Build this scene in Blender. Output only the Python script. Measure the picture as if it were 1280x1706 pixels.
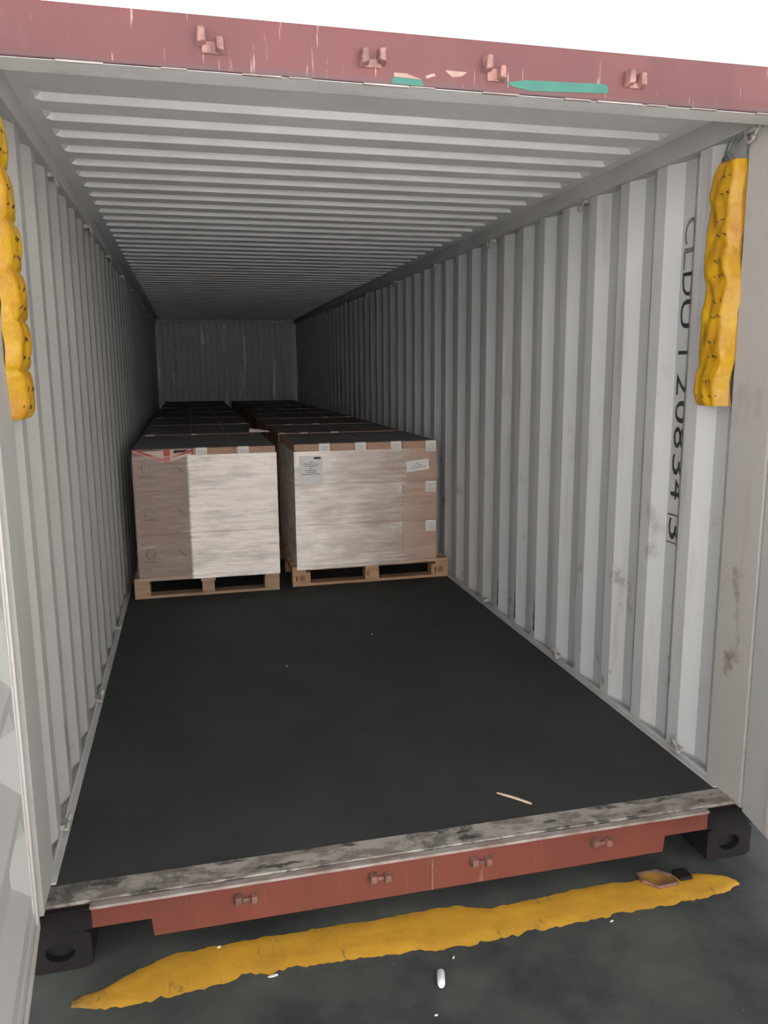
import bpy, bmesh, math, random
from mathutils import Vector, Matrix, noise
random.seed(7)
PI = math.pi
C = bpy.context.scene.collection
for o in list(bpy.data.objects):
    bpy.data.objects.remove(o)

# ------------------------------------------------------------------ camera
cam_d = bpy.data.cameras.new('camera'); cam = bpy.data.objects.new('camera', cam_d); C.objects.link(cam)
YAW, PITCH, ROLL, FPX = 0.2366, 0.1778, -0.0082, 1328.1
cy_, sy_, cp_, sp_ = math.cos(YAW), math.sin(YAW), math.cos(PITCH), math.sin(PITCH)
fwd = Vector((sy_*cp_, cy_*cp_, -sp_)); rgt = Vector((cy_, -sy_, 0)); upv = rgt.cross(fwd)
c_, s_ = math.cos(ROLL), math.sin(ROLL)
r2 = c_*rgt + s_*upv; u2 = -s_*rgt + c_*upv
M = Matrix((r2, u2, -fwd)).transposed().to_4x4(); M.translation = Vector((-0.6804, -2.2507, 1.5484))
cam.matrix_world = M
cam_d.sensor_fit = 'VERTICAL'; cam_d.sensor_height = 24.0; cam_d.lens = 24.0*FPX/1706.0
cam_d.clip_start = 0.02; cam_d.clip_end = 200
bpy.context.scene.camera = cam

# ------------------------------------------------------------------ world, exposure
w = bpy.data.worlds.new('overcast sky'); bpy.context.scene.world = w; w.use_nodes = True
nt = w.node_tree; nt.nodes.clear()
wo = nt.nodes.new('ShaderNodeOutputWorld'); bg = nt.nodes.new('ShaderNodeBackground')
tc = nt.nodes.new('ShaderNodeTexCoord'); sx = nt.nodes.new('ShaderNodeSeparateXYZ')
rp = nt.nodes.new('ShaderNodeValToRGB')
rp.color_ramp.elements[0].position = 0.0; rp.color_ramp.elements[0].color = (0.72, 0.80, 0.90, 1)
rp.color_ramp.elements[1].position = 0.6; rp.color_ramp.elements[1].color = (1.0, 1.0, 1.0, 1)
nt.links.new(tc.outputs['Generated'], sx.inputs[0]); nt.links.new(sx.outputs['Z'], rp.inputs[0])
nt.links.new(rp.outputs[0], bg.inputs[0]); nt.links.new(bg.outputs[0], wo.inputs[0])
bg.inputs[1].default_value = 1.25
sun_d = bpy.data.lights.new('sun', 'SUN'); sun_d.energy = 32.0; sun_d.angle = math.radians(4); sun_d.color = (1.0, 0.985, 0.975)
sun = bpy.data.objects.new('sun', sun_d); C.objects.link(sun)          # stands behind the container: the opening is in shade, the added bounce yard is lit
sun.rotation_euler = (math.radians(-42), 0, math.radians(6))
vs = bpy.context.scene.view_settings
bpy.context.scene.display_settings.display_device = 'sRGB'
vs.view_transform = 'Standard'; vs.look = 'None'; vs.gamma = 1.0; vs.use_curve_mapping = False
vs.exposure = 0.10

# ------------------------------------------------------------------ materials
def N(t, typ, **kw):
    n = t.nodes.new(typ)
    for k, v in kw.items(): setattr(n, k, v)
    return n
def base_mat(name, rough=0.6, metal=0.0, spec=0.5):
    m = bpy.data.materials.new(name); m.use_nodes = True
    t = m.node_tree; b = t.nodes['Principled BSDF']
    b.inputs['Roughness'].default_value = rough; b.inputs['Metallic'].default_value = metal
    b.inputs['Specular IOR Level'].default_value = spec
    return m, t, b
def noise_fac(t, scale, stretch=(1, 1, 1), detail=5.0, lo=0.4, hi=0.6, rough=0.6, offset=(0, 0, 0)):
    tc = N(t, 'ShaderNodeTexCoord'); mp = N(t, 'ShaderNodeMapping')
    mp.inputs['Scale'].default_value = stretch; mp.inputs['Location'].default_value = offset
    nz = N(t, 'ShaderNodeTexNoise'); nz.inputs['Scale'].default_value = scale
    nz.inputs['Detail'].default_value = detail; nz.inputs['Roughness'].default_value = rough
    mr = N(t, 'ShaderNodeMapRange'); mr.inputs['From Min'].default_value = lo; mr.inputs['From Max'].default_value = hi
    t.links.new(tc.outputs['Object'], mp.inputs[0]); t.links.new(mp.outputs[0], nz.inputs['Vector'])
    t.links.new(nz.outputs['Fac'], mr.inputs['Value'])
    return mr.outputs[0]
def mixc(t, fac, a, b):
    mx = N(t, 'ShaderNodeMix', data_type='RGBA')
    t.links.new(fac, mx.inputs[0])
    for v, i in ((a, 6), (b, 7)):
        if isinstance(v, tuple): mx.inputs[i].default_value = (*v, 1)
        else: t.links.new(v, mx.inputs[i])
    return mx.outputs[2]
def mathn(t, op, a, b=None, clamp=False):
    n = N(t, 'ShaderNodeMath', operation=op); n.use_clamp = clamp
    for v, i in ((a, 0), (b, 1)):
        if v is None: continue
        if isinstance(v, (int, float)): n.inputs[i].default_value = v
        else: t.links.new(v, n.inputs[i])
    return n.outputs[0]
def coord(t, ax):
    tc = N(t, 'ShaderNodeTexCoord'); s = N(t, 'ShaderNodeSeparateXYZ'); t.links.new(tc.outputs['Object'], s.inputs[0])
    return s.outputs[ax]
def maprange(t, v, a, b, c=0.0, d=1.0):
    mr = N(t, 'ShaderNodeMapRange'); t.links.new(v, mr.inputs['Value'])
    for k, x in (('From Min', a), ('From Max', b), ('To Min', c), ('To Max', d)): mr.inputs[k].default_value = x
    return mr.outputs[0]
def bump(t, b, fac, strength=0.3, dist=0.01):
    bp = N(t, 'ShaderNodeBump'); bp.inputs['Strength'].default_value = strength; bp.inputs['Distance'].default_value = dist
    t.links.new(fac, bp.inputs['Height']); t.links.new(bp.outputs[0], b.inputs['Normal'])
def simple(name, col, col2=None, scale=6, stretch=(1, 1, 1), lo=0.35, hi=0.65, rough=0.6, metal=0.0, spec=0.5, bmp=0.0):
    m, t, b = base_mat(name, rough, metal, spec)
    f = noise_fac(t, scale, stretch, lo=lo, hi=hi)
    t.links.new(mixc(t, f, col, col2 or tuple(min(1, c*0.88) for c in col)), b.inputs['Base Color'])
    if bmp: bump(t, b, f, bmp)
    return m

def wall_material(name, grime=0.5, base=(0.46, 0.455, 0.45)):
    m, t, b = base_mat(name, 0.55, 0, 0.35)
    f1 = noise_fac(t, 1.3, (1, 1, 0.5), lo=0.3, hi=0.7)
    c = mixc(t, f1, base, tuple(x*0.9 for x in base))
    f2 = noise_fac(t, 9, (1, 1, 0.12), lo=0.58, hi=0.80, offset=(3, 1, 0))       # vertical run marks
    c = mixc(t, mathn(t, 'MULTIPLY', f2, 0.5*grime), c, (0.30, 0.25, 0.21))
    f3 = noise_fac(t, 5, (1, 1, 0.8), lo=0.60, hi=0.72, offset=(7, 2, 5))        # scuffs, mostly low on the wall
    z = maprange(t, coord(t, 2), 0.0, 1.2, 1.0, 0.12)
    c = mixc(t, mathn(t, 'MULTIPLY', mathn(t, 'MULTIPLY', f3, z), grime), c, (0.20, 0.16, 0.13))
    t.links.new(c, b.inputs['Base Color'])
    bump(t, b, noise_fac(t, 3.0, (1, 1, 0.4), lo=0.2, hi=0.8), 0.25, 0.01)
    return m
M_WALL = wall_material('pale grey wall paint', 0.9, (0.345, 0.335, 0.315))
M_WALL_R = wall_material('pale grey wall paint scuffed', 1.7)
M_POST = wall_material('grimy grey post paint', 3.2, (0.37, 0.345, 0.325))
M_ROOF = simple('pale grey roof paint', (0.66, 0.645, 0.64), (0.58, 0.57, 0.565), 2.5, (1, 1, 1), rough=0.55, bmp=0.05)
M_RAIL = simple('grey rail paint', (0.44, 0.43, 0.425), (0.37, 0.36, 0.355), 3, rough=0.5)
def back_wall_material():
    m, t, b = base_mat('scraped grey end wall paint', 0.55)
    f = noise_fac(t, 13, (1.0, 1, 0.085), lo=0.60, hi=0.67, detail=2)
    c = mixc(t, f, (0.50, 0.52, 0.57), (0.9, 0.9, 0.9))
    t.links.new(c, b.inputs['Base Color']); return m
M_BACK = back_wall_material()
def floor_material():
    m, t, b = base_mat('dark worn plywood floor', 0.7, 0, 0.25)
    f = noise_fac(t, 2.2, lo=0.3, hi=0.7); f2 = noise_fac(t, 30, (1, 0.3, 1), lo=0.66, hi=0.8)
    c = mixc(t, f, (0.027, 0.0295, 0.0285), (0.043, 0.046, 0.044))
    c = mixc(t, mathn(t, 'MULTIPLY', f2, 0.35), c, (0.09, 0.09, 0.085))
    t.links.new(c, b.inputs['Base Color']); bump(t, b, f2, 0.1, 0.003); return m
M_FLOOR = floor_material()
def ground_material():
    m, t, b = base_mat('dark damp concrete', 0.75, 0, 0.25)
    f = noise_fac(t, 3.5, lo=0.35, hi=0.65, detail=8); f2 = noise_fac(t, 45, lo=0.70, hi=0.78, detail=3)
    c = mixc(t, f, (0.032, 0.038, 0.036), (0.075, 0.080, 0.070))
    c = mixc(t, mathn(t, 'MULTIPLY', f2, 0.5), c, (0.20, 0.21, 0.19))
    t.links.new(c, b.inputs['Base Color']); bump(t, b, f, 0.15, 0.004); return m
M_GROUND = ground_material()
def red_material(name, a, bcol, streak, zlow):
    m, t, b = base_mat(name, 0.5, 0, 0.4)
    f = noise_fac(t, 3, (1, 1, 0.4), lo=0.35, hi=0.65)
    c = mixc(t, f, a, bcol)
    f2 = noise_fac(t, 30, (1, 1, 0.09), lo=0.64, hi=0.78)
    c = mixc(t, mathn(t, 'MULTIPLY', f2, streak), c, (0.62, 0.50, 0.45))
    f3 = noise_fac(t, 12, (1, 1, 0.3), lo=0.62, hi=0.75, offset=(4, 4, 4))
    c = mixc(t, mathn(t, 'MULTIPLY', f3, 0.5), c, (0.10, 0.06, 0.06))
    f4 = noise_fac(t, 90, (1, 1, 0.07), lo=0.64, hi=0.68, offset=(1, 6, 2))            # fine scratches
    c = mixc(t, mathn(t, 'MULTIPLY', f4, streak*0.5), c, (0.60, 0.44, 0.38))
    if zlow:                                                                            # grime gathered along the lower lip
        zz = maprange(t, mathn(t, 'ADD', coord(t, 2), mathn(t, 'MULTIPLY', noise_fac(t, 7, lo=0.3, hi=0.7), 0.018)), zlow, zlow-0.012)
        c = mixc(t, mathn(t, 'MULTIPLY', zz, 0.7), c, (0.075, 0.045, 0.05))
    t.links.new(c, b.inputs['Base Color']); return m
M_RED = red_material('faded red header paint', (0.122, 0.036, 0.0355), (0.090, 0.027, 0.028), 0.75, 2.327)
M_REDS = red_material('orange red sill paint', (0.140, 0.035, 0.022), (0.110, 0.029, 0.020), 0.15, None)
M_LUG = simple('rusted red lug', (0.34, 0.17, 0.15), (0.14, 0.07, 0.06), 25, rough=0.7)
M_LUGD = simple('dark rusted lug', (0.20, 0.085, 0.06), (0.06, 0.035, 0.03), 25, rough=0.7)
def sill_material():
    m, t, b = base_mat('scraped pale threshold paint', 0.65)
    f = noise_fac(t, 9, (0.7, 1.6, 1), lo=0.46, hi=0.56, detail=8, rough=0.7)
    f2 = noise_fac(t, 3, (1, 1, 1), lo=0.55, hi=0.66)
    c = mixc(t, f, (0.33, 0.30, 0.27), (0.17, 0.145, 0.125))
    c = mixc(t, mathn(t, 'MULTIPLY', noise_fac(t, 2.3, (1, 0.6, 1), lo=0.52, hi=0.60, offset=(0.6, 0, 0), detail=8, rough=0.75), 0.85), c, (0.045, 0.042, 0.039))
    c = mixc(t, mathn(t, 'MULTIPLY', noise_fac(t, 16, (0.6, 1.5, 1), lo=0.56, hi=0.62, offset=(2, 9, 1), detail=8), 0.9), c, (0.035, 0.034, 0.032))
    t.links.new(c, b.inputs['Base Color']); return m
M_SILL = sill_material()
M_LIP = simple('bare scraped steel edge', (0.34, 0.31, 0.29), (0.18, 0.12, 0.10), 14, (0.5, 1, 1), rough=0.5)
M_CAST = simple('black brown grimy steel', (0.011, 0.008, 0.008), (0.006, 0.005, 0.005), 14, rough=0.8, spec=0.2)
M_DARKSTEEL = simple('dark understructure steel', (0.02, 0.018, 0.018), None, 5, rough=0.8, spec=0.2)
M_DOOR = simple('off white door paint', (0.43, 0.425, 0.415), (0.39, 0.385, 0.375), 1.5, rough=0.45, bmp=0.04)
M_GASKET = simple('pale painted rubber gasket', (0.50, 0.46, 0.43), (0.40, 0.36, 0.33), 4, (1, 1, 0.3), rough=0.6)
M_TEAL = simple('teal tape', (0.016, 0.125, 0.095), (0.012, 0.10, 0.078), 20, rough=0.5)
M_CREAM = simple('torn cream sticker', (0.34, 0.24, 0.19), (0.26, 0.16, 0.13), 20, rough=0.7)
def yellow_material():
    m, t, b = base_mat('ochre yellow road paint', 0.65)
    c = mixc(t, noise_fac(t, 7, (1, 1.5, 1), lo=0.35, hi=0.65), (0.56, 0.30, 0.022), (0.42, 0.22, 0.018))
    c = mixc(t, mathn(t, 'MULTIPLY', noise_fac(t, 30, (1, 0.35, 1), lo=0.63, hi=0.72, detail=8), 0.8), c, (0.09, 0.075, 0.045))
    ends = maprange(t, mathn(t, 'ADD', coord(t, 0), mathn(t, 'MULTIPLY', noise_fac(t, 11, lo=0.3, hi=0.7), 0.12)), -0.90, -1.02)
    c = mixc(t, mathn(t, 'MULTIPLY', ends, 0.8), c, (0.075, 0.05, 0.03))                  # worn away and dirty at its left end
    t.links.new(c, b.inputs['Base Color']); bump(t, b, noise_fac(t, 25, lo=0.3, hi=0.7), 0.2, 0.004); return m
M_YEL = yellow_material()
M_WOOD = simple('pale pallet wood', (0.40, 0.265, 0.165), (0.29, 0.185, 0.115), 10, (0.4, 0.4, 3), rough=0.75)
M_WOOD2 = simple('orange pallet wood', (0.46, 0.27, 0.15), (0.34, 0.19, 0.105), 10, (0.4, 0.4, 3), rough=0.75)
M_STAMP = simple('dark red block stamp', (0.16, 0.035, 0.025), (0.08, 0.03, 0.02), 60, rough=0.8)
M_CARD = simple('brown cardboard', (0.40, 0.245, 0.17), (0.34, 0.205, 0.145), 5, (1, 1, 4), rough=0.8, spec=0.2)
M_CARDP = simple('mauve brown printed cardboard', (0.25, 0.155, 0.125), (0.215, 0.135, 0.11), 5, (1, 1, 3), rough=0.7, spec=0.2)
M_INK = simple('dark print', (0.045, 0.035, 0.035), None, 30, rough=0.8, spec=0.1)
M_INKSOFT = simple('faint brown print', (0.13, 0.082, 0.075), None, 30, rough=0.8, spec=0.1)
M_REDPRINT = simple('red flag print', (0.42, 0.045, 0.035), (0.36, 0.04, 0.03), 20, rough=0.6)
M_WHITEPRINT = simple('pale flag print', (0.52, 0.40, 0.33), None, 20, rough=0.6)
M_PAPER = simple('white label paper', (0.66, 0.63, 0.60), (0.6, 0.57, 0.54), 12, rough=0.7)
M_TAPE = simple('brown packing tape', (0.33, 0.19, 0.11), None, 8, rough=0.3)
M_TOPS = simple('grey carton top with painted shade', (0.19, 0.185, 0.185), (0.16, 0.155, 0.158), 4, rough=0.8, spec=0.2)  # unlit look of the carton tops put into the colour
def strip_material():
    m, t, b = base_mat('creased yellow desiccant sleeve', 0.45, 0, 0.4)
    f = noise_fac(t, 9, (1, 1, 1), lo=0.35, hi=0.65)
    c = mixc(t, f, (0.46, 0.26, 0.004), (0.34, 0.15, 0.006))
    t.links.new(c, b.inputs['Base Color'])
    bump(t, b, noise_fac(t, 28, (1, 1, 0.7), lo=0.2, hi=0.8), 0.35, 0.008); return m
M_STRIP = strip_material()
M_TIE = simple('grey green wire tie', (0.12, 0.14, 0.12), (0.06, 0.07, 0.06), 20, rough=0.5)
M_RING = simple('painted steel ring', (0.42, 0.41, 0.39), (0.20, 0.17, 0.15), 30, rough=0.5)
M_STENCIL = simple('black stencil paint', (0.020, 0.020, 0.021), (0.07, 0.07, 0.07), 40, lo=0.5, hi=0.8, rough=0.7)
M_STENCILF = simple('faded stencil paint', (0.09, 0.088, 0.088), (0.20, 0.195, 0.19), 40, lo=0.4, hi=0.7, rough=0.7)
M_WHITE = simple('white plastic', (0.75, 0.75, 0.76), None, 10, rough=0.4)
M_SPLINT = simple('pale raw splinter', (0.60, 0.45, 0.33), (0.45, 0.31, 0.21), 30, rough=0.8)
M_PINK = simple('pink tag card', (0.80, 0.42, 0.36), None, 10, rough=0.7)
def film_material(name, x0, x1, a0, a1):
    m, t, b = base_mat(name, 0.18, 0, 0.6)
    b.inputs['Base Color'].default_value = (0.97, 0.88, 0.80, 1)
    g = maprange(t, coord(t, 0), x0, x1, a0, a1)  # pool of light on the wrap, painted in as denser film along X
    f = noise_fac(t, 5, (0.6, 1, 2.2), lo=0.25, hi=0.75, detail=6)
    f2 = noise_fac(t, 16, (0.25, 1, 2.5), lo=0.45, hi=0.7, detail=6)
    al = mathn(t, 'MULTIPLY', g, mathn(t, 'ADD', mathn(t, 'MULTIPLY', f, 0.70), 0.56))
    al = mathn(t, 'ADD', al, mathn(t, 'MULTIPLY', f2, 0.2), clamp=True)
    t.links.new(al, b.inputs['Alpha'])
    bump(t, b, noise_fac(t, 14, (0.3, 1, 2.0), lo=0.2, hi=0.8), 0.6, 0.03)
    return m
M_FILM_L = film_material('milky wrap film with painted bright side', 0.385, 0.405, 0.13, 1.0)
M_FILM_R = film_material('stretch film with painted light pool', 0.10, 1.0, 1.0, 0.08)  # fall-off of the light towards the right painted as thinning film

# ------------------------------------------------------------------ mesh helpers
class MB:
    def __init__(s): s.v = []; s.f = []; s.m = []
    def add(s, vs, fs, mi=0):
        o = len(s.v); s.v += [tuple(v) for v in vs]; s.f += [tuple(i+o for i in f) for f in fs]; s.m += [mi]*len(fs)
    def box(s, x0, x1, y0, y1, z0, z1, mi=0, mat=None):
        vs = [Vector(p) for p in ((x0,y0,z0),(x1,y0,z0),(x1,y1,z0),(x0,y1,z0),(x0,y0,z1),(x1,y0,z1),(x1,y1,z1),(x0,y1,z1))]
        if mat is not None: vs = [mat @ v for v in vs]
        s.add(vs, [(0,3,2,1),(4,5,6,7),(0,1,5,4),(1,2,6,5),(2,3,7,6),(3,0,4,7)], mi)
    def prism(s, poly, fn0, fn1, mi=0):
        """poly: 2-D points; fn0/fn1 map a point to the two end loops"""
        n = len(poly); vs = [fn0(p) for p in poly]+[fn1(p) for p in poly]
        fs = [tuple(range(n)), tuple(range(2*n-1, n-1, -1))]+[(i, i+n, (i+1) % n+n, (i+1) % n) for i in range(n)]
        s.add(vs, fs, mi)
    def tube(s, pts, r, seg=10, closed=False, mi=0):
        pts = [Vector(p) for p in pts]; n = len(pts); vs = []; fs = []
        for i, p in enumerate(pts):
            a = pts[(i-1) % n] if (closed or i) else p; b = pts[(i+1) % n] if (closed or i < n-1) else p
            d = (b-a).normalized(); h = Vector((0, 0, 1)) if abs(d.z) < 0.9 else Vector((1, 0, 0))
            u = d.cross(h).normalized(); v = d.cross(u)
            for k in range(seg):
                an = 2*PI*k/seg; vs.append(p+r*(math.cos(an)*u+math.sin(an)*v))
        for i in range(n if closed else n-1):
            j = (i+1) % n
            for k in range(seg):
                k2 = (k+1) % seg; fs.append((i*seg+k, i*seg+k2, j*seg+k2, j*seg+k))
        if not closed: fs += [tuple(range(seg-1, -1, -1)), tuple((n-1)*seg+k for k in range(seg))]
        s.add(vs, fs, mi)
    def grid(s, nu, nv, fn, mi=0, flip=False):
        vs = [fn(i, j) for j in range(nv) for i in range(nu)]; fs = []
        for j in range(nv-1):
            for i in range(nu-1):
                q = (j*nu+i, j*nu+i+1, (j+1)*nu+i+1, (j+1)*nu+i); fs.append(q[::-1] if flip else q)
        s.add(vs, fs, mi)
    def mesh(s, name, mats, smooth=False, fix=True):
        me = bpy.data.meshes.new(name); me.from_pydata(s.v, [], s.f)
        for m in (mats if isinstance(mats, (list, tuple)) else [mats]): me.materials.append(m)
        for p, mi in zip(me.polygons, s.m): p.material_index = mi; p.use_smooth = smooth
        if fix:
            bm = bmesh.new(); bm.from_mesh(me); bmesh.ops.recalc_face_normals(bm, faces=bm.faces); bm.to_mesh(me); bm.free()
        me.update(); return me
    def build(s, name, mats, parent=None, smooth=False, bevel=0.0, loc=None, fix=True):
        o = bpy.data.objects.new(name, s.mesh(name, mats, smooth, fix)); C.objects.link(o)
        if parent is not None: o.parent = parent
        if loc is not None: o.location = loc
        if bevel:
            b = o.modifiers.new('bevel', 'BEVEL'); b.width = bevel; b.segments = 2; b.limit_method = 'ANGLE'
        return o
def tag(o, label=None, cat=None, group=None, kind=None):
    if label: o['label'] = label
    if cat: o['category'] = cat
    if group: o['group'] = group
    if kind: o['kind'] = kind
    return o
def empty(name, loc, rz=0.0):
    o = bpy.data.objects.new(name, None); C.objects.link(o); o.location = loc; o.rotation_euler = (0, 0, rz)
    o.empty_display_size = 0.1; return o
def copy_tree(o, parent=None):
    c = o.copy(); C.objects.link(c)
    if parent is not None: c.parent = parent
    for ch in list(o.children): copy_tree(ch, c)
    return c
def struct(o, label, cat): return tag(o, label, cat, kind='structure')

# ------------------------------------------------------------------ the container shell
CREST = 1.175; DEP = 0.036; PIT = 0.278
PH = {1: 0.720, -1: 0.670}
Y0, Y1 = 0.20, 12.0
GZ = -0.20
def off(side, y):
    t = (y-PH[side]+PIT/2) % PIT - PIT/2
    a = abs(t)
    if a <= 0.036: return 0.0
    if a >= 0.104: return DEP
    return DEP*(a-0.036)/0.068
def breaks(side):
    ys = []; k = -3
    while True:
        c = PH[side]+PIT*k; k += 1
        if c > Y1+0.3: break
        for d in (-0.104, -0.036, 0.036, 0.104):
            if Y0 < c+d < Y1: ys.append(c+d)
    return [Y0]+sorted(ys)+[Y1]
def corr_wall(side, name, mat, label):
    ys = breaks(side); b = MB(); zs = (-0.0, 0.35, 0.9, 1.5, 2.0, 2.33)
    fn = lambda i, j: (side*(CREST+off(side, ys[i])), ys[i], zs[j])
    b.grid(len(ys), len(zs), fn, flip=(side < 0))
    n = len(ys)
    b.add([(side*1.219, Y0, zs[0]), (side*1.219, Y1, zs[0]), (side*1.219, Y1, zs[-1]), (side*1.219, Y0, zs[-1])], [(0, 1, 2, 3)])
    o = b.build(name, mat, fix=False)
    return struct(o, label, 'wall')
wall_left = corr_wall(-1, 'wall_left', M_WALL, 'pale grey corrugated steel side wall on the left')
wall_right = corr_wall(1, 'wall_right', M_WALL_R, 'pale grey corrugated steel side wall on the right with stencilled number')

b = MB()                                                    # end wall: vertical corrugation across X
xs = [-1.17]; k = 0
while xs[-1] < 1.17-0.2:
    x = -1.17+0.02+0.2*k; k += 1
    xs += [x, x+0.06, x+0.10, x+0.16]
xs = sorted({min(x, 1.17) for x in xs}); pts = []
for i, x in enumerate(xs):
    pts.append((x, (0.0, 0.0, 0.03, 0.03)[(i-1) % 4] if 0 < i < len(xs)-1 else 0.0))
b.grid(len(pts), 2, lambda i, j: (pts[i][0], 11.975+pts[i][1], (0.0, 2.33)[j]), flip=False)
struct(b.build('wall_back', M_BACK, fix=False), 'dark corrugated end wall at the far end of the container', 'wall')
b = MB(); b.box(-1.155, 1.155, 11.93, 12.03, 2.33, 2.40); b.box(-1.219, 1.219, 12.02, 12.06, -0.15, 2.45)
struct(b.build('trim_1', M_RAIL, bevel=0.004), 'steel top rail and back sheet of the far end wall', 'end rail')

b = MB()                                                    # roof with ridges across X
RP = 0.207; zb = 2.392; zt = 2.414
prof = [(0.05, zb), (0.42, zb)]
k = 0
while True:
    c = 0.632+RP*k; k += 1                                   # bright step facing the doors
    if c > 11.9: break
    prof += [(c-0.104+0.0, zb), (c-0.104+0.014, zt), (c-0.007, zt), (c+0.007, zb)] if k > 1 else [(c-0.09, zb), (c-0.076, zt), (c-0.007, zt), (c+0.007, zb)]
prof += [(12.03, zb)]
cols = [(-1.175, 0), (-1.105, 0), (-1.085, 1), (1.085, 1), (1.105, 0), (1.175, 0)]
def roof_pt(i, j):
    x, m_ = cols[i]; y, z = prof[j]
    return (x, y, z if m_ else zb+0.002)
b.grid(len(cols), len(prof), roof_pt)
b.box(-1.219, 1.219, 0.05, 12.03, 2.425, 2.44)
struct(b.build('ceiling', M_ROOF, fix=False), 'pale grey corrugated steel roof underside', 'ceiling')

for s, nm, lb in ((-1, 'trim_2', 'grey square top rail along the left wall'), (1, 'trim_3', 'grey square top rail along the right wall')):
    b = MB(); x0, x1 = sorted((s*1.155, s*1.219)); b.box(x0, x1, 0.06, 12.0, 2.317, 2.397)
    struct(b.build(nm, M_RAIL, bevel=0.004), lb, 'top rail')
for s, nm, lb in ((-1, 'trim_4', 'steel bottom rail and floor angle along the left wall'), (1, 'trim_5', 'steel bottom rail with thin bright floor angle along the right wall')):
    b = MB(); x0, x1 = sorted((s*1.168, s*1.2195)); b.box(x0, x1, 0.16, 12.0, -0.15, 0.004)
    x0, x1 = sorted((s*1.150, s*1.1755)); b.box(x0, x1, 0.13, 12.0, -0.002, 0.006)
    x0, x1 = sorted((s*1.1685, s*1.1755)); b.box(x0, x1, 0.2, 12.0, 0.004, 0.022)
    struct(b.build(nm, M_RAIL, bevel=0.002), lb, 'bottom rail')

b = MB(); b.box(-1.17, 1.17, 0.122, 12.02, -0.03, 0.0)
struct(b.build('floor', M_FLOOR), 'dark worn plywood container floor', 'floor')
b = MB()
for i in range(40): b.box(-1.165, 1.165, 0.35+0.295*i, 0.40+0.295*i, -0.15, -0.03)
struct(b.build('floor_crossmembers', M_DARKSTEEL), 'dark steel crossmembers under the container floor', 'crossmember')

# corner posts beside the door opening
for s, nm in ((-1, 'left'), (1, 'right')):
    b = MB()
    if s > 0: poly = [(1.165, 0.005), (1.219, 0.005), (1.219, 0.215), (1.200, 0.215), (1.165, 0.195)]
    else: poly = [(-1.165, 0.005), (-1.165, 0.195), (-1.200, 0.215), (-1.219, 0.215), (-1.219, 0.005)]
    b.prism(poly, lambda p: (p[0], p[1], -0.014), lambda p: (p[0], p[1], 2.40))
    struct(b.build('corner_post', M_POST if s > 0 else M_WALL, bevel=0.0015),
           'grime streaked grey corner post at the right of the door opening' if s > 0 else 'pale grey corner post at the left of the door opening', 'corner post')

# header
hd = MB(); hd.box(-1.219, 1.219, 0.0, 0.10, 2.3035, 2.4346)
header = struct(hd.build('door_header', M_RED, bevel=0.004), 'faded red header beam above the container opening', 'header beam')
b = MB(); b.box(-1.165, 1.165, 0.007, 0.101, 2.3022, 2.3036)
b.build('underside_plate', simple('grey header underside', (0.62, 0.61, 0.61), (0.52, 0.51, 0.50), 5, lo=0.45, hi=0.7), header, bevel=0.001)
b = MB(); rnd = random.Random(3); x = -1.16
while x < 1.15:
    l = rnd.uniform(0.03, 0.16)
    b.box(x, min(1.16, x+l), 0.001, 0.006+rnd.uniform(0, .006), 2.3005+rnd.uniform(-0.001, .001), 2.3037); x += l+rnd.choice((0.004, 0.02, 0.08, 0.14))
b.build('scraped_edge', M_LIP, header)
def lug(b, x, z, wd, hg, dp, lean=0.0):
    poly = [(-wd/2, -hg/2), (wd/2, -hg/2+lean), (wd/2*0.8, hg/2), (-wd/2*0.9, hg/2*0.9)]
    b.prism(poly, lambda p: (x+p[0], 0.002, z+p[1]), lambda p: (x+p[0]*0.7, -dp, z+p[1]*0.75))
for (xa, za, xb, zb2) in ((-0.606, 2.380, -0.560, 2.364), (-0.183, 2.362, -0.135, 2.370), (0.165, 2.372, 0.205, 2.352), (0.600, 2.366, 0.637, 2.364)):
    b = MB(); lug(b, xa, za, 0.028, 0.050, 0.030, 0.006); lug(b, xb, zb2, 0.026, 0.040, 0.028, -0.004)
    b.box(xa, xb, -0.006, 0.002, min(za, zb2)-0.022, max(za, zb2)-0.008)
    b.build('cam_keeper', M_LUG, header, bevel=0.004)
b = MB()
b.prism([(0.222, 2.331), (0.245, 2.321), (0.30, 2.314), (0.535, 2.3235), (0.537, 2.340), (0.525, 2.3475), (0.28, 2.341)], lambda p: (p[0], 0.001, p[1]), lambda p: (p[0], -0.0012, p[1]))
tag(b.build('tape_remnant', M_TEAL, header), 'long teal tape strip')
b = MB()
b.prism([(-0.107, 2.306), (-0.018, 2.305), (-0.020, 2.320), (-0.102, 2.323)], lambda p: (p[0], 0.001, p[1]), lambda p: (p[0], -0.0012, p[1]))
tag(b.build('tape_remnant', M_TEAL, header), 'short teal tape piece')
b = MB()
for poly in ([(0.043, 2.350), (0.108, 2.349), (0.092, 2.338), (0.066, 2.333)], [(-0.10, 2.334), (-0.066, 2.334), (-0.022, 2.321), (-0.10, 2.324)], [(-0.012, 2.331), (0.012, 2.340), (0.018, 2.334), (-0.008, 2.325)]):
    b.prism(poly, lambda p: (p[0], 0.001, p[1]), lambda p: (p[0], -0.001, p[1]))
tag(b.build('sticker_scrap', M_CREAM, header), 'torn cream sticker scraps')

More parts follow.
